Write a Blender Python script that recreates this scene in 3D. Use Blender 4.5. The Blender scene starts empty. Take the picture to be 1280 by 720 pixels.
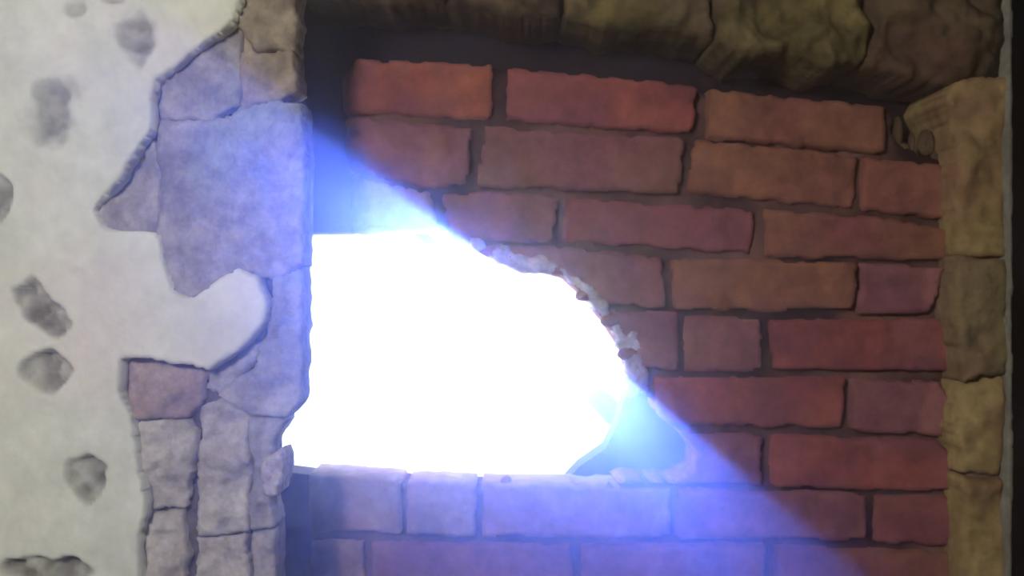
import bpy, bmesh, math
import numpy as np
from mathutils import Vector

# ------------------------------------------------------------------ camera
F = 1372.0                 # focal length in pixels of the 1280 x 720 frame
CZ = 1.45                  # camera height
CAM_Y = -1.372             # the brick infill stands at y = 0
sc = bpy.context.scene
COL = sc.collection
cam_d = bpy.data.cameras.new('camera'); cam = bpy.data.objects.new('camera', cam_d); COL.objects.link(cam)
cam.location = (0, CAM_Y, CZ); cam.rotation_euler = (math.pi/2, 0, 0)
cam_d.sensor_width = 36.0; cam_d.lens = F/1280*36.0
cam_d.clip_start = 0.01
cam_d.dof.use_dof = True; cam_d.dof.focus_distance = 1.0; cam_d.dof.aperture_fstop = 8.0
sc.camera = cam

# ------------------------------------------------------------------ world, sun, lamp, exposure
SKY = 11.0
SUN_E = 17.0
LAMP_W = 20.0
w = bpy.data.worlds.new('sky'); sc.world = w; w.use_nodes = True
bg = w.node_tree.nodes['Background']
bg.inputs['Color'].default_value = (0.80, 0.90, 1.0, 1); bg.inputs['Strength'].default_value = SKY

sun_d = bpy.data.lights.new('sun', 'SUN'); sun = bpy.data.objects.new('sun', sun_d); COL.objects.link(sun)
sun_d.energy = SUN_E; sun_d.color = (0.08, 0.16, 1.0); sun_d.angle = math.radians(0.14)
SUN_PX = (664, 370)
sdir = Vector(((SUN_PX[0]-640)/F, 1.0, (360-SUN_PX[1])/F)).normalized()   # towards the sun
sun.rotation_euler = sdir.to_track_quat('Z', 'Y').to_euler()
sun.location = (0, 3, 2.2)

lamp_d = bpy.data.lights.new('work_lamp', 'AREA'); lamp = bpy.data.objects.new('work_lamp', lamp_d); COL.objects.link(lamp)
lamp_d.shape = 'DISK'; lamp_d.size = 0.16; lamp_d.energy = LAMP_W; lamp_d.color = (1.0, 0.95, 0.83)
lamp.location = (-0.50, -1.75, CZ+0.40)
lamp.rotation_euler = (Vector((0.25, 0.0, CZ-0.05))-lamp.location).to_track_quat('-Z', 'Y').to_euler()

sc.view_settings.view_transform = 'Standard'; sc.view_settings.look = 'None'
sc.view_settings.gamma = 1.0; sc.view_settings.use_curve_mapping = False
sc.view_settings.exposure = 0.0
sc.cycles.use_denoising = True
sc.cycles.volume_bounces = 1
sc.cycles.max_bounces = 8

# ------------------------------------------------------------------ helpers
rng = np.random.default_rng(7)

def wx(px, y): return (np.asarray(px, float)-640.0)/F*(y-CAM_Y)
def wz(py, y): return CZ+(360.0-np.asarray(py, float))/F*(y-CAM_Y)

def hash2(ix, iy, seed):
    h = (ix.astype(np.int64)*374761393 + iy.astype(np.int64)*668265263 + seed*982451653) & 0xFFFFFFFF
    h = ((h ^ (h >> 13))*1274126177) & 0xFFFFFFFF
    h = h ^ (h >> 16)
    return (h & 0xFFFF)/32767.5-1.0

def vnoise(x, y, scale, seed=0):
    x = np.asarray(x, float)/scale; y = np.asarray(y, float)/scale
    ix = np.floor(x); iy = np.floor(y); fx = x-ix; fy = y-iy
    fx = fx*fx*(3-2*fx); fy = fy*fy*(3-2*fy)
    a = hash2(ix, iy, seed); b = hash2(ix+1, iy, seed); c = hash2(ix, iy+1, seed); d = hash2(ix+1, iy+1, seed)
    return (a*(1-fx)+b*fx)*(1-fy)+(c*(1-fx)+d*fx)*fy

def fbm(x, y, scale, seed=0, n=3):
    s = 0; a = 1.0; t = 0
    for k in range(n):
        s = s+a*vnoise(x, y, scale/(2**k), seed+k*17); t += a; a *= 0.5
    return s/t

def sd_poly(x, y, poly):
    """signed distance to a polygon, positive inside"""
    p = np.asarray(poly, float); n = len(p)
    d = np.full(x.shape, 1e9); inside = np.zeros(x.shape, bool)
    for i in range(n):
        a = p[i]; b = p[(i+1) % n]; e = b-a
        t = np.clip(((x-a[0])*e[0]+(y-a[1])*e[1])/max(e@e, 1e-9), 0, 1)
        d = np.minimum(d, (x-a[0]-e[0]*t)**2+(y-a[1]-e[1]*t)**2)
        if a[1] != b[1]:
            c = ((a[1] > y) != (b[1] > y)) & (x < (b[0]-a[0])*(y-a[1])/(b[1]-a[1])+a[0])
            inside ^= c
    return np.where(inside, 1, -1)*np.sqrt(d)

def link(name, me, mat, parent=None):
    o = bpy.data.objects.new(name, me); COL.objects.link(o)
    if mat is not None: me.materials.append(mat)
    if parent is not None: o.parent = parent
    return o

def slab(name, sdf, bbox, y0, depth, mat, parent, res=4.0, rnd=6.0, rdepth=0.006, rough=0.002, rscale=30, seed=0, extra=None, tilt=(0, 0), attr=None):
    """A solid piece with a shaped face: the outline is the zero line of sdf (frame units on the plane y0),
    the face is rounded towards the outline and rough, the sides run back by depth."""
    x0, x1, ya, yb = bbox
    nx = int(math.ceil((x1-x0)/res))+3; ny = int(math.ceil((yb-ya)/res))+3
    X, Y = np.meshgrid(x0-res+np.arange(nx)*res, ya-res+np.arange(ny)*res)
    S = sdf(X, Y)
    e = 0.5
    gx = (sdf(X+e, Y)-sdf(X-e, Y))/(2*e); gy = (sdf(X, Y+e)-sdf(X, Y-e))/(2*e)
    gl = np.maximum(gx*gx+gy*gy, 0.15)
    out = S <= 0
    PX = np.where(out, X-gx*S/gl, X); PY = np.where(out, Y-gy*S/gl, Y)
    rim = (S > 0) & (S < 0.7*res)          # first row inside the outline is drawn out to it, so outlines stay clean
    k = np.where(rim, (S-0.35)/gl, 0.0)
    PX = PX-gx*k; PY = PY-gy*k
    far = np.hypot(PX-X, PY-Y) > 3*res
    PX = np.where(far, X, PX); PY = np.where(far, Y, PY)
    t = np.clip(S/rnd, 0, 1)
    h = np.sqrt(np.clip(1-(1-t)**2, 0, 1))
    yy = y0+rdepth*(1-h)+rough*fbm(X, Y, rscale, seed+3, 4)
    cx = (x0+x1)/2; cy = (ya+yb)/2
    yy = yy+tilt[0]*(X-cx)+tilt[1]*(Y-cy)
    if extra is not None: yy = yy+extra(X, Y)
    yf = np.where(out, y0+depth, yy)
    vx = wx(PX, y0); vz = wz(PY, y0)
    ins = ~out
    keep = ins[:-1, :-1] | ins[1:, :-1] | ins[:-1, 1:] | ins[1:, 1:]
    ii, jj = np.nonzero(keep)
    if len(ii) == 0: return None
    vid = np.arange(nx*ny).reshape(ny, nx)
    quads = np.stack([vid[ii, jj], vid[ii+1, jj], vid[ii+1, jj+1], vid[ii, jj+1]], 1)
    used = np.unique(quads)
    remap = np.zeros(nx*ny, int); remap[used] = np.arange(len(used))
    V = np.stack([vx.ravel(), yf.ravel(), vz.ravel()], 1)[used]
    # the back of the solid: a copy of the face set back by depth
    nv = len(V)
    me = bpy.data.meshes.new(name)
    me.from_pydata(V.tolist(), [], remap[quads].tolist())
    if attr is not None:
        a = me.attributes.new('wear', 'FLOAT', 'POINT')
        a.data.foreach_set('value', attr(X, Y).ravel()[used].astype(np.float32))
    me.shade_smooth()
    return link(name, me, mat, parent)

def box(name, lo, hi, mat, parent=None):
    bm = bmesh.new(); bmesh.ops.create_cube(bm, size=1)
    for v in bm.verts: v.co = [lo[k]+(v.co[k]+0.5)*(hi[k]-lo[k]) for k in range(3)]
    me = bpy.data.meshes.new(name); bm.to_mesh(me); bm.free()
    return link(name, me, mat, parent)

def holed_slab(name, outer, hole, y0, y1, mat, parent=None):
    """flat slab between y0 and y1: outer outline minus hole, both lists of (x, z)"""
    bm = bmesh.new()
    edges = []
    for loop in (outer, hole):
        if not loop: continue
        vs = [bm.verts.new((x, y0, z)) for x, z in loop]
        for i in range(len(vs)): edges.append(bm.edges.new((vs[i], vs[(i+1) % len(vs)])))
    bmesh.ops.triangle_fill(bm, use_beauty=True, use_dissolve=False, edges=edges)
    fs = bm.faces[:]
    r = bmesh.ops.extrude_face_region(bm, geom=fs)
    for g in r['geom']:
        if isinstance(g, bmesh.types.BMVert): g.co.y = y1
    bmesh.ops.recalc_face_normals(bm, faces=bm.faces[:])
    me = bpy.data.meshes.new(name); bm.to_mesh(me); bm.free()
    return link(name, me, mat, parent)

def empty(name, loc, kind=None):
    o = bpy.data.objects.new(name, None); COL.objects.link(o)
    o.empty_display_size = 0.05
    if kind: o['kind'] = kind
    return o

# ------------------------------------------------------------------ materials
def mat(name, c1, c2, scale=30.0, rough=0.95, bump=0.4, c3=None, wear=None, detail=6.0, grime=0.28):
    m = bpy.data.materials.new(name); m.use_nodes = True
    nt = m.node_tree; N = nt.nodes; L = nt.links
    b = N['Principled BSDF']; b.inputs['Roughness'].default_value = rough
    b.inputs['Specular IOR Level'].default_value = 0.15
    tc = N.new('ShaderNodeTexCoord'); oi = N.new('ShaderNodeObjectInfo')
    add = N.new('ShaderNodeVectorMath'); add.operation = 'ADD'
    sca = N.new('ShaderNodeVectorMath'); sca.operation = 'SCALE'; sca.inputs['Scale'].default_value = 13.0
    L.new(oi.outputs['Random'], sca.inputs[0])
    L.new(tc.outputs['Object'], add.inputs[0]); L.new(sca.outputs[0], add.inputs[1])
    n1 = N.new('ShaderNodeTexNoise'); n1.inputs['Scale'].default_value = scale; n1.inputs['Detail'].default_value = detail
    n1.inputs['Roughness'].default_value = 0.6
    L.new(add.outputs[0], n1.inputs['Vector'])
    r1 = N.new('ShaderNodeValToRGB'); r1.color_ramp.elements[0].position = 0.38; r1.color_ramp.elements[1].position = 0.62
    r1.color_ramp.elements[0].color = (*c1, 1); r1.color_ramp.elements[1].color = (*c2, 1)
    L.new(n1.outputs['Fac'], r1.inputs['Fac'])
    col = r1.outputs['Color']
    if c3 is not None:
        n2 = N.new('ShaderNodeTexNoise'); n2.inputs['Scale'].default_value = scale*0.37; n2.inputs['Detail'].default_value = 3
        off = N.new('ShaderNodeVectorMath'); off.operation = 'ADD'; off.inputs[1].default_value = (5.1, 2.7, 8.3)
        L.new(add.outputs[0], off.inputs[0]); L.new(off.outputs[0], n2.inputs['Vector'])
        r2 = N.new('ShaderNodeValToRGB'); r2.color_ramp.elements[0].position = 0.48; r2.color_ramp.elements[1].position = 0.66
        L.new(n2.outputs['Fac'], r2.inputs['Fac'])
        mx = N.new('ShaderNodeMix'); mx.data_type = 'RGBA'
        L.new(r2.outputs['Color'], mx.inputs['Factor']); L.new(col, mx.inputs['A']); mx.inputs['B'].default_value = (*c3, 1)
        col = mx.outputs['Result']
    if wear is not None:
        at = N.new('ShaderNodeAttribute'); at.attribute_name = 'wear'
        mx = N.new('ShaderNodeMix'); mx.data_type = 'RGBA'
        L.new(at.outputs['Fac'], mx.inputs['Factor']); L.new(col, mx.inputs['A']); mx.inputs['B'].default_value = (*wear, 1)
        col = mx.outputs['Result']
    # mid-size blotches of lighter and darker grime
    n4 = N.new('ShaderNodeTexNoise'); n4.inputs['Scale'].default_value = scale*2.6; n4.inputs['Detail'].default_value = 4; n4.inputs['Roughness'].default_value = 0.7
    L.new(add.outputs[0], n4.inputs['Vector'])
    mr = N.new('ShaderNodeMapRange'); mr.inputs['From Min'].default_value = 0.3; mr.inputs['From Max'].default_value = 0.7
    mr.inputs['To Min'].default_value = 1.0-grime; mr.inputs['To Max'].default_value = 1.0+grime
    L.new(n4.outputs['Fac'], mr.inputs['Value'])
    ml = N.new('ShaderNodeVectorMath'); ml.operation = 'SCALE'
    L.new(col, ml.inputs[0]); L.new(mr.outputs[0], ml.inputs['Scale']); col = ml.outputs[0]
    L.new(col, b.inputs['Base Color'])
    if bump:
        n3 = N.new('ShaderNodeTexNoise'); n3.inputs['Scale'].default_value = scale*4; n3.inputs['Detail'].default_value = 5
        L.new(add.outputs[0], n3.inputs['Vector'])
        bp = N.new('ShaderNodeBump'); bp.inputs['Strength'].default_value = bump; bp.inputs['Distance'].default_value = 0.006
        L.new(n3.outputs['Fac'], bp.inputs['Height']); L.new(bp.outputs['Normal'], b.inputs['Normal'])
    return m

M_plaster = mat('pocked_plaster', (0.62, 0.645, 0.58), (0.74, 0.755, 0.70), 14, c3=(0.69, 0.655, 0.63), wear=(0.145, 0.135, 0.095), bump=0.3, grime=0.09)
M_render = mat('grey_render', (0.22, 0.20, 0.21), (0.36, 0.33, 0.34), 22, c3=(0.27, 0.30, 0.30))
M_tan = mat('tan_stone', (0.24, 0.20, 0.16), (0.36, 0.30, 0.24), 24, c3=(0.27, 0.23, 0.22))
M_pink = mat('pink_stone', (0.28, 0.20, 0.19), (0.36, 0.28, 0.26), 22, c3=(0.27, 0.25, 0.23))
M_grey = mat('grey_stone', (0.33, 0.305, 0.29), (0.48, 0.45, 0.43), 24, c3=(0.38, 0.33, 0.32))
M_core = mat('dark_core_mortar', (0.06, 0.05, 0.045), (0.12, 0.10, 0.09), 30)
M_bricks = [
    mat('brick_red', (0.19, 0.054, 0.060), (0.30, 0.090, 0.078), 14, c3=(0.20, 0.075, 0.100)),
    mat('brick_orange', (0.25, 0.072, 0.055), (0.37, 0.120, 0.075), 14, c3=(0.22, 0.080, 0.095)),
    mat('brick_brown', (0.17, 0.072, 0.052), (0.25, 0.110, 0.072), 14, c3=(0.20, 0.064, 0.076)),
    mat('brick_dusky_glare', (0.18, 0.070, 0.092), (0.26, 0.108, 0.118), 14, c3=(0.20, 0.092, 0.075)),  # dusky brick, with purple glare round the hole put into the colour
    mat('brick_pale', (0.24, 0.17, 0.17), (0.36, 0.27, 0.25), 14, c3=(0.28, 0.15, 0.14)),  # paler and greyer than the other bricks
]
M_pale = mat('pale_lit_edge', (0.32, 0.28, 0.34), (0.48, 0.43, 0.50), 40)  # light on the edges by the hole put into a pale lavender
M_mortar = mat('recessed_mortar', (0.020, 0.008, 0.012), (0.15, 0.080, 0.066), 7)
M_joint = mat('joint_mortar', (0.16, 0.10, 0.08), (0.24, 0.16, 0.12), 40)
M_dark = mat('dark_void', (0.011, 0.007, 0.012), (0.022, 0.014, 0.021), 12)  # near-black: shade of the deep gaps put into the colour
M_rubble = mat('ochre_rubble', (0.21, 0.145, 0.062), (0.34, 0.25, 0.12), 14, c3=(0.22, 0.12, 0.08))
M_rubble2 = mat('brown_rubble', (0.15, 0.10, 0.065), (0.24, 0.165, 0.10), 14, c3=(0.21, 0.18, 0.08))
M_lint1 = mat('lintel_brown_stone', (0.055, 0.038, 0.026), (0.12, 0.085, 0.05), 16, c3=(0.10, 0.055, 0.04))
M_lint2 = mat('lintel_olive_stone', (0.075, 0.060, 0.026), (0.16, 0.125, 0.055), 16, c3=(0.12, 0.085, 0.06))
M_arris = mat('grey_arris', (0.16, 0.15, 0.13), (0.22, 0.21, 0.18), 20)
M_room = mat('room_plaster', (0.16, 0.14, 0.12), (0.22, 0.20, 0.17), 5)
M_out = mat('blocker_white', (0.88, 0.88, 0.88), (0.92, 0.92, 0.92), 5)  # white for the two added sun blockers outside

# ------------------------------------------------------------------ planes
Y_B = 0.0        # brick faces
Y_P = -0.229     # plaster face of the left wall
Y_S = -0.213     # exposed stone and render under the plaster
Y_J = -0.045     # right jamb
Y_L = -0.060     # lintel
Y_BACK0, Y_BACK1 = 0.100, 0.160

# the ragged hole through the brick infill (frame units on the brick plane)
HOLE = [(300, 293), (430, 292), (480, 289), (538, 287), (556, 288), (592, 312), (640, 332), (706, 346), (724, 366), (748, 390), (770, 420), (786, 452),
        (790, 478), (778, 500), (772, 524), (756, 558), (724, 580), (702, 604), (640, 607), (520, 602), (400, 592), (352, 586), (300, 580)]
def sd_hole(x, y):
    return sd_poly(x, y, HOLE)+3.0*fbm(x, y, 22, 91, 2)

# broken-out pocket beside the hole where the bricks are gone but the dark core behind still stands
RECESS = [(700, 560), (760, 470), (800, 486), (836, 528), (872, 566), (868, 590), (838, 600), (780, 598), (742, 612), (700, 606)]
def sd_recess(x, y):
    return sd_poly(x, y, RECESS)+4.0*fbm(x, y, 24, 95, 3)

# ------------------------------------------------------------------ room shell
RX, RY, RZ = 1.7, -2.7, 2.7
def struct(o, kind='structure'):
    o['kind'] = kind; return o
struct(box('floor', (-RX-.1, RY-.1, -0.1), (RX+.1, Y_BACK1, 0.0), M_room))
struct(box('ceiling', (-RX-.1, RY-.1, RZ), (RX+.1, Y_BACK1, RZ+.1), M_room))
struct(box('wall_side_a', (-RX-.1, RY, 0), (-RX, Y_BACK1, RZ), M_room)).name = 'wall_west'
struct(box('wall_side_b', (RX, RY, 0), (RX+.1, Y_BACK1, RZ), M_room)).name = 'wall_east'
struct(box('wall_front', (-RX-.1, RY-.1, 0), (RX+.1, RY, RZ), M_room))

# ---- wall_back: dark core, mortar bed, bricks
wall_back = empty('wall_back', (0, 0, 0), 'structure')
hole_w = [(float(wx(x, Y_BACK0)), float(wz(y, Y_BACK0))) for x, y in
          [(640+(x-640)*1.012, 360+(y-360)*1.012) for x, y in HOLE]]
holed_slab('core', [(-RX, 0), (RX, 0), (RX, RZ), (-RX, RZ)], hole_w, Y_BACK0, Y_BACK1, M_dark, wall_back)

BED = [(440, 78), (620, 86), (875, 112), (1112, 136), (1120, 180), (1185, 205), (1192, 300), (1180, 392), (1196, 420), (1194, 640), (1196, 900), (388, 900), (386, 606), (440, 300)]
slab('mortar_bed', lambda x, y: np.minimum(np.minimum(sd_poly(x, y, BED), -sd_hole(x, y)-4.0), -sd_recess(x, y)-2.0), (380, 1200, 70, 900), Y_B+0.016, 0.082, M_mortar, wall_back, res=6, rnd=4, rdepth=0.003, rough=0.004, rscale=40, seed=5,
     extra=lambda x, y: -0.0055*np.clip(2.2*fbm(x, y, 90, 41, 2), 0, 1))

ROWS = [
 # row 1
 ([(446, 73), (618, 81), (614, 148), (430, 140), (428, 96)], 1),
 ([(633, 84), (873, 107), (866, 165), (760, 158), (634, 147)], 0),
 ([(886, 110), (1108, 134), (1106, 190), (884, 172)], 2),
 # row 2
 ([(431, 146), (589, 158), (584, 228), (546, 236), (434, 212)], 3),
 ([(605, 158), (856, 173), (850, 242), (597, 231)], 3),
 ([(868, 174), (1072, 194), (1070, 260), (955, 250), (861, 240)], 2),
 ([(1080, 196), (1188, 208), (1191, 274), (1078, 262)], 2),
 # row 3
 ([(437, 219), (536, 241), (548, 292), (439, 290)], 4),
 ([(552, 244), (600, 238), (698, 246), (691, 301), (562, 300)], 3),
 ([(707, 247), (944, 262), (940, 318), (703, 301)], 0),
 ([(957, 261), (1078, 270), (1190, 285), (1187, 326), (958, 320)], 2),
 # row 4
 ([(560, 305), (697, 308), (828, 322), (832, 384), (740, 378), (560, 342)], 3),
 ([(842, 323), (1070, 328), (1068, 389), (843, 388)], 2),
 ([(1077, 329), (1181, 333), (1170, 378), (1164, 392), (1074, 391)], 3),
 # row 5
 ([(738, 385), (847, 391), (848, 464), (738, 460)], 3),
 ([(857, 394), (951, 399), (953, 463), (856, 464)], 3),
 ([(964, 400), (1175, 399), (1197, 410), (1195, 462), (968, 461)], 0),
 # row 6
 ([(740, 468), (812, 471), (814, 531), (740, 528)], 3),
 ([(820, 472), (1058, 472), (1054, 535), (822, 531)], 0),
 ([(1067, 474), (1176, 478), (1188, 500), (1190, 545), (1065, 539)], 3),
 # row 7
 ([(700, 538), (826, 540), (955, 545), (953, 608), (700, 602)], 3),
 ([(967, 545), (1170, 551), (1190, 566), (1192, 613), (966, 609)], 0),
 # row 8
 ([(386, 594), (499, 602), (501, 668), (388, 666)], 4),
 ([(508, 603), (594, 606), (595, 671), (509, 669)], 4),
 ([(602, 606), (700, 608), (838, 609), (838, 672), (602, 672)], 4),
 ([(847, 611), (950, 614), (1084, 618), (1084, 677), (846, 674)], 3),
 ([(1095, 619), (1192, 622), (1194, 684), (1094, 679)], 2),
 # row 9
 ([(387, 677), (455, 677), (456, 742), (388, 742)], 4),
 ([(464, 679), (715, 681), (714, 744), (465, 743)], 3),
 ([(728, 681), (957, 683), (956, 746), (727, 744)], 3),
 ([(972, 685), (1192, 692), (1193, 754), (971, 748)], 2),
 # row 10
 ([(388, 752), (590, 754), (590, 816), (388, 814)], 2),
 ([(600, 754), (838, 756), (838, 818), (600, 816)], 3),
 ([(848, 757), (1084, 760), (1083, 822), (848, 818)], 0),
 ([(1094, 761), (1194, 764), (1194, 826), (1093, 823)], 1),
 # row 11
 ([(388, 824), (455, 825), (456, 890), (388, 890)], 2),
 ([(465, 825), (715, 827), (714, 890), (465, 890)], 0),
 ([(726, 828), (957, 830), (956, 892), (727, 892)], 3),
 ([(968, 831), (1194, 836), (1194, 896), (968, 896)], 2),
]
for k, (poly, mi) in enumerate(ROWS):
    xs = [p[0] for p in poly]; ys = [p[1] for p in poly]
    def sdf(x, y, poly=poly, k=k):
        a = sd_poly(x, y, poly)+0.7+2.4*fbm(x, y, 30, 200+k, 3)
        return np.minimum(np.minimum(a, -sd_hole(x, y)), -sd_recess(x, y))
    slab('brick', sdf, (min(xs)-2, max(xs)+2, min(ys)-2, max(ys)+2), Y_B+float(rng.uniform(-0.006, 0.004)), 0.09, M_bricks[mi], wall_back,
         res=4.0, rnd=7, rdepth=0.006, rough=0.0055, rscale=34, seed=300+k*5, tilt=(float(rng.uniform(-2e-5, 2e-5)), float(rng.uniform(-5e-5, 5e-5))))

# ---- wall_left: core, exposed stones and render, plaster coat
wall_left = empty('wall_left', (0, 0, 0), 'structure')
EDGE_L = [(376, -300), (372, 0), (366, 60), (371, 110), (377, 160), (375, 240), (376, 300), (371, 350), (373, 400), (377, 430), (371, 470), (374, 500), (366, 525), (350, 548),
          (349, 590), (344, 640), (341, 720), (340, 900)]
CORE = EDGE_L+[(-1300, 900), (-1300, -300)]
CORE2 = [(x-9 if x > 0 else x, y) for x, y in CORE]
slab('core', lambda x, y: sd_poly(x, y, CORE2)+2*fbm(x, y, 25, 44), (-1300, 385, -300, 900), Y_S+0.020, 0.05, M_core, wall_left, res=9, rnd=8, rdepth=0.01, rough=0.006, rscale=60, seed=61)
box('core', (-RX, Y_S+0.025, 0), (float(wx(330, Y_S)), Y_S+0.065, RZ), M_core, wall_left)

PATCH = [
 # (name, outline, material, extra set-back)
 ('stone', [(302, -80), (372, -80), (367, 20), (364, 58), (318, 62), (300, 34)], M_tan, 0.000),
 ('stone', [(304, 44), (318, 67), (364, 63), (373, 112), (350, 124), (306, 132), (302, 90)], M_tan, 0.001),
 ('render_patch', [(299, 38), (300, 128), (262, 150), (214, 146), (192, 152), (180, 125), (190, 96), (238, 60), (290, 22)], M_render, 0.002),
 ('render_patch', [(200, 150), (262, 153), (303, 135), (352, 128), (378, 128), (378, 330), (340, 348), (300, 336), (262, 362), (232, 376), (205, 368), (196, 300), (203, 240), (192, 190)], M_render, 0.000),
 ('render_patch', [(192, 176), (200, 215), (198, 262), (196, 292), (130, 294), (106, 270), (112, 254), (150, 218)], M_render, 0.004),
 ('render_patch', [(342, 350), (378, 332), (375, 420), (378, 440), (372, 470), (374, 500), (360, 522), (300, 518), (276, 492), (318, 462), (334, 420)], M_render, 0.002),
 ('stone', [(140, 440), (178, 446), (228, 452), (258, 468), (248, 500), (232, 522), (172, 526), (150, 506), (142, 470)], M_pink, 0.003),
 ('render_patch', [(262, 462), (300, 436), (330, 424), (314, 458), (272, 490), (258, 486)], M_render, 0.005),
 ('stone', [(158, 528), (234, 524), (244, 540), (238, 600), (230, 634), (166, 640), (166, 580)], M_grey, 0.002),
 ('stone', [(164, 645), (228, 640), (234, 690), (226, 800), (160, 800), (162, 700)], M_grey, 0.005),
 ('stone', [(252, 505), (276, 500), (308, 522), (312, 590), (308, 662), (250, 668), (246, 600), (254, 548)], M_grey, 0.000),
 ('stone', [(247, 674), (308, 668), (312, 720), (310, 800), (240, 800), (246, 716)], M_grey, 0.001),
 ('stone', [(312, 524), (356, 526), (340, 556), (332, 590), (338, 628), (342, 655), (316, 660), (314, 600)], M_render, 0.004),
 ('stone', [(314, 664), (343, 660), (341, 720), (340, 800), (316, 800)], M_render, 0.003),
 ('stone', [(330, 572), (349, 566), (352, 592), (346, 616), (332, 618), (324, 596)], M_pale, -0.004),
]
for k, (nm, poly, m, sb) in enumerate(PATCH):
    xs = [p[0] for p in poly]; ys = [p[1] for p in poly]
    amp = 5.0 if nm == 'stone' else 4.5
    slab(nm, lambda x, y, poly=poly, k=k, amp=amp: sd_poly(x, y, poly)+2.5+amp*fbm(x, y, 24, 500+k, 3), (min(xs)-4, max(xs)+4, min(ys)-4, max(ys)+4),
         Y_S+sb, 0.05-sb, m, wall_left, res=3, rnd=7, rdepth=0.006, rough=0.014, rscale=44, seed=600+7*k)

COAT = [(302, -300), (302, 0), (292, 26), (242, 64), (196, 100), (187, 126), (190, 160), (150, 224), (118, 262), (128, 286), (198, 291), (205, 330), (217, 364), (240, 372), (262, 358), (292, 334), (322, 346),
        (336, 380), (326, 412), (300, 438), (262, 464), (228, 456), (178, 449), (152, 446), (149, 490), (164, 520), (170, 560), (179, 600), (181, 640), (173, 690), (176, 900), (-1300, 900), (-1300, -300)]
POCKS = [(172, 50, 28, 34, 0, .010, .80), (66, 138, 32, 50, 12, .010, .72), (95, 12, 17, 11, 0, .008, .5), (-2, 246, 14, 28, 0, .016, .8), (50, 384, 42, 21, 48, .017, .95), (53, 466, 30, 26, 0, .016, .8),
         (106, 604, 24, 29, 0, .017, .95), (40, 712, 34, 17, 0, .017, .95), (92, 716, 28, 18, 0, .017, .95), (142, -2, 14, 7, 0, .008, .6), (-60, 90, 26, 34, 0, .010, .5), (-90, 420, 30, 24, 30, .012, .6), (-55, 620, 28, 26, 0, .012, .6),
         (100, -60, 26, 22, 0, .01, .5), (96, 342, 14, 8, 0, .003, .15), (232, 332, 10, 22, 0, .003, .15)]
def pock_t(x, y):
    t = np.zeros(x.shape); d = np.zeros(x.shape)
    for i, (cx, cy, rx, ry, a, dep, dirt) in enumerate(POCKS):
        ca, sa = math.cos(math.radians(a)), math.sin(math.radians(a))
        u = ((x-cx)*ca+(y-cy)*sa)/rx; v = (-(x-cx)*sa+(y-cy)*ca)/ry
        r = np.sqrt(u*u+v*v)+0.42*fbm(x, y, 22, 800+i, 3)
        q = np.clip((1.12-r)/(0.30 if dep > 0.0105 else 0.6), 0, 1); q = q*q*(3-2*q)
        # cut deepest at the upper edge, running out below
        q2 = q*np.clip(0.75-0.35*v-0.15*u, 0.2, 1.2)
        lumpy = fbm(x, y, 15, 840+i, 3)
        t = np.maximum(t, q2*dep*(1.0+0.9*lumpy)); d = np.maximum(d, q*dirt*np.clip(0.85+0.6*lumpy, 0.2, 1.1))
    return t, d
slab('plaster_coat', lambda x, y: sd_poly(x, y, COAT)+3.0*fbm(x, y, 26, 71, 3), (-700, 345, -290, 890), Y_P, 0.030, M_plaster, wall_left, res=4, rnd=6, rdepth=0.005,
     rough=0.004, rscale=90, seed=72, extra=lambda x, y: pock_t(x, y)[0], attr=lambda x, y: pock_t(x, y)[1])

# ---- wall_right: rubble jamb with a worn grey arris
wall_right = empty('wall_right', (0, 0, 0), 'structure')
JAMB = [
 ([(1198, 190), (1194, 150), (1182, 122), (1196, 100), (1262, 96), (1262, 200), (1258, 318), (1202, 316), (1196, 250)], M_rubble),
 ([(1200, 322), (1258, 322), (1262, 400), (1258, 468), (1206, 474), (1198, 420), (1192, 370)], M_rubble2),
 ([(1200, 478), (1258, 473), (1262, 540), (1256, 596), (1202, 592), (1196, 540), (1200, 505)], M_rubble),
 ([(1203, 598), (1258, 601), (1262, 700), (1258, 740), (1202, 736), (1206, 660)], M_rubble),
 ([(1202, 742), (1258, 745), (1262, 880), (1204, 880)], M_rubble2),
]
for k, (poly, m) in enumerate(JAMB):
    xs = [p[0] for p in poly]; ys = [p[1] for p in poly]
    slab('stone', lambda x, y, poly=poly, k=k: sd_poly(x, y, poly)+2+4*fbm(x, y, 30, 900+k, 3), (min(xs)-6, max(xs)+6, min(ys)-6, max(ys)+6), Y_J, 0.14, m, wall_right,
         res=4, rnd=12, rdepth=0.012, rough=0.016, rscale=50, seed=950+9*k)
slab('core', lambda x, y: sd_poly(x, y, [(1207, 120), (1260, 110), (1260, 900), (1207, 900)])+2*fbm(x, y, 30, 17), (1190, 1270, 100, 900), Y_J+0.018, 0.12, M_rubble2, wall_right, res=6, rnd=6, seed=19)
slab('arris', lambda x, y: sd_poly(x, y, [(1256, -60), (1267, -60), (1268, 300), (1267, 600), (1268, 900), (1257, 900), (1259, 400)])+1.0*fbm(x, y, 40, 23), (1250, 1274, -60, 900), Y_J-0.004, 0.14, M_arris, wall_right, res=3, rnd=4, rdepth=0.004, rough=0.003, seed=24)

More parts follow.
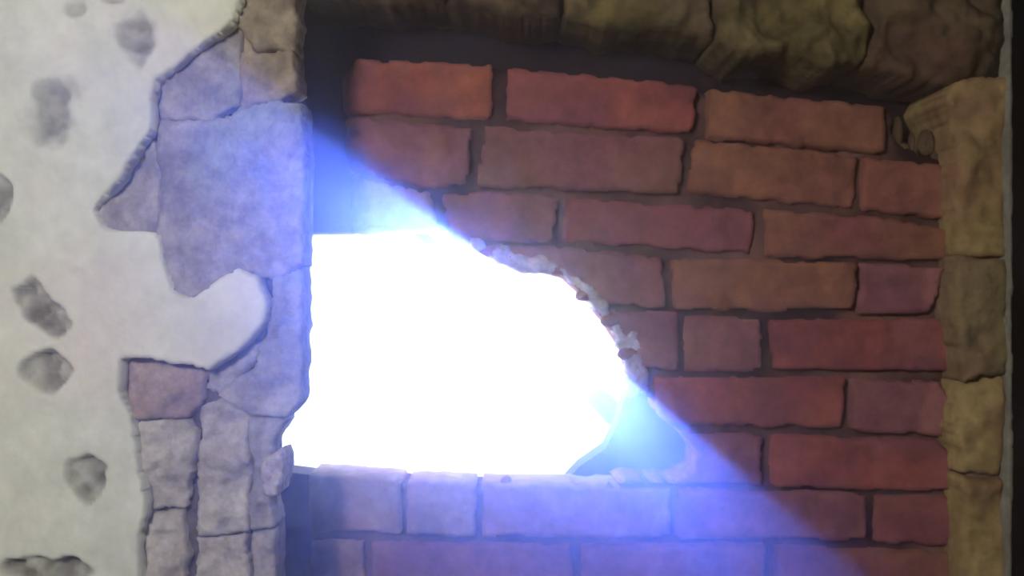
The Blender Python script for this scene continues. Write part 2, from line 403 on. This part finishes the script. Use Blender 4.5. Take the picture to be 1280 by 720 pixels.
# ---- stone lintel over the infill
lintel = empty('stone_lintel', (0, 0, 0))
lintel['label'] = 'rough ochre and brown stone lintel above the red brick infill'
lintel['category'] = 'lintel'
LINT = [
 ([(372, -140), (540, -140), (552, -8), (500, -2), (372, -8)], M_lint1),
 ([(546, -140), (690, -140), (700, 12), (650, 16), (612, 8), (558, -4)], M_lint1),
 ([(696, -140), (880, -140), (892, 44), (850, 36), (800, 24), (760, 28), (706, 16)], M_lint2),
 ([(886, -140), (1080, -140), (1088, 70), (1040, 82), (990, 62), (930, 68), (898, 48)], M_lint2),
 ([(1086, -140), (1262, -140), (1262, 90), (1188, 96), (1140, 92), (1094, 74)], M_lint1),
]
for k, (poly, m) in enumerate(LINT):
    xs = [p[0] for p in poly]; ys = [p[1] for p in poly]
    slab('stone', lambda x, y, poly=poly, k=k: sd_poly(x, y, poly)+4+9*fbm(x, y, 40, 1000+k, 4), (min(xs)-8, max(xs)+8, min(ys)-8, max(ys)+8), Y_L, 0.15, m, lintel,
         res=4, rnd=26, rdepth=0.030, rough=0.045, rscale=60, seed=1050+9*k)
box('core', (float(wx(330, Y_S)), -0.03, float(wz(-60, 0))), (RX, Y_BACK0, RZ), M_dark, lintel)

# ---- loose rubble beside the joints and the hole
def lump(name, px, py, y, r, m, parent, seed, sq=(1, 1, 1)):
    bm = bmesh.new(); bmesh.ops.create_icosphere(bm, subdivisions=2, radius=1)
    rg = np.random.default_rng(seed); d = rg.normal(size=(5, 3)); d /= np.linalg.norm(d, axis=1)[:, None]
    for v in bm.verts:
        p = np.array(v.co); s = 1.0
        for q in d: s -= 0.35*max(0.0, float(p@q)-0.55)
        v.co = Vector((p[0]*s*sq[0]*r, p[1]*s*sq[1]*r, p[2]*s*sq[2]*r))
    me = bpy.data.meshes.new(name); bm.to_mesh(me); bm.free()
    o = link(name, me, m, parent); o.location = (float(wx(px, y)), y, float(wz(py, y)))
    return o
CRUST = [(592, 300), (700, 322), (760, 350), (815, 410), (825, 490), (790, 500), (740, 420), (690, 370), (590, 340)]
def sd_crust(x, y):
    h = sd_hole(x, y)
    return np.minimum(9.0-np.abs(h+8.0), sd_poly(x, y, CRUST))+9.0*fbm(x, y, 17, 321, 2)
slab('mortar_crust', sd_crust, (590, 830, 300, 505), Y_B-0.007, 0.03, M_pale, wall_back, res=2.5, rnd=8, rdepth=0.010, rough=0.008, rscale=16, seed=325)
for k, (px, py, r) in enumerate([(728, 370, 9), (762, 400, 12), (784, 442, 11), (752, 384, 8)]):
    lump('mortar_lump', px, py, -0.002, r/F*1.38, M_bricks[3], wall_back, 40+k, (1.2, .8, .8))
for k, (px, py, r, sx, sz) in enumerate([(1122, 165, 9, .7, 2.6), (1140, 180, 8, .6, 2.2), (1158, 178, 12, 1, 1.4), (1172, 196, 10, 1, 1.1), (1128, 186, 10, 1, .8)]):
    lump('rubble_stone', px, py, 0.025, r/F*1.38, M_lint1, wall_back, 60+k, (sx, 1, sz))
chip = lump('brick_chip', 632, 600, 0.03, 0.0075, M_bricks[2], None, 77, (1, 1, 1))
chip['label'] = 'small dark brick chip lying on the bottom edge of the bright hole'; chip['category'] = 'brick chip'

# ---- outside: two added white slabs that cut the sunlight to a slanting slot
DO = 1.35
def o_xz(px, py): return (float(wx(px, DO)), float(wz(py, DO)))
A = (436, 196); B = (1060, 718)
def cut(x): return 343+0.835*(x-632)+0.5
blocker_top = [o_xz(-250, cut(-250)), o_xz(632, cut(632)-0.0), o_xz(1500, cut(1500)), o_xz(1500, -500), o_xz(-250, -500)]
SLOT = 64
def cut2(x): return cut(x)+SLOT+0.14*(x-632)
low = [o_xz(300, cut2(300)), o_xz(300, 1500), o_xz(1900, 1500), o_xz(1900, cut2(1900))]
struct(holed_slab('sun_blocker_low', low, None, DO+0.05, DO+0.2, M_out))
g = holed_slab('sun_blocker_top', blocker_top, None, DO, DO+0.12, M_out); struct(g)

# ------------------------------------------------------------------ dust in the air
m = bpy.data.materials.new('dusty_air'); m.use_nodes = True
nt = m.node_tree; nt.nodes.clear()
mo = nt.nodes.new('ShaderNodeOutputMaterial'); vs = nt.nodes.new('ShaderNodeVolumeScatter')
vs.inputs['Color'].default_value = (0.95, 0.96, 1, 1); vs.inputs['Density'].default_value = 0.10; vs.inputs['Anisotropy'].default_value = 0.90
nt.links.new(vs.outputs[0], mo.inputs['Volume'])
plan = [(-RX+.01, RY+.01), (RX-.01, RY+.01), (RX-.01, -0.12), (float(wx(1190, 0)), -0.12), (float(wx(1190, 0)), -0.022), (float(wx(402, 0)), -0.022), (float(wx(378, Y_P)), -0.20), (float(wx(378, Y_P)), -0.245), (-RX+.01, -0.245)]
bm = bmesh.new()
ring = [[bm.verts.new((x, y, z)) for x, y in plan] for z in (0.01, RZ-.01)]
bm.faces.new(ring[0][::-1]); bm.faces.new(ring[1])
for a in range(len(plan)):
    b = (a+1) % len(plan); bm.faces.new((ring[0][a], ring[0][b], ring[1][b], ring[1][a]))
me = bpy.data.meshes.new('dust_haze'); bm.to_mesh(me); bm.free()
hz = link('dust_haze', me, m)
hz['kind'] = 'stuff'
hz['label'] = 'fine dust in the air, lit blue by the beam from the hole'; hz['category'] = 'dust'
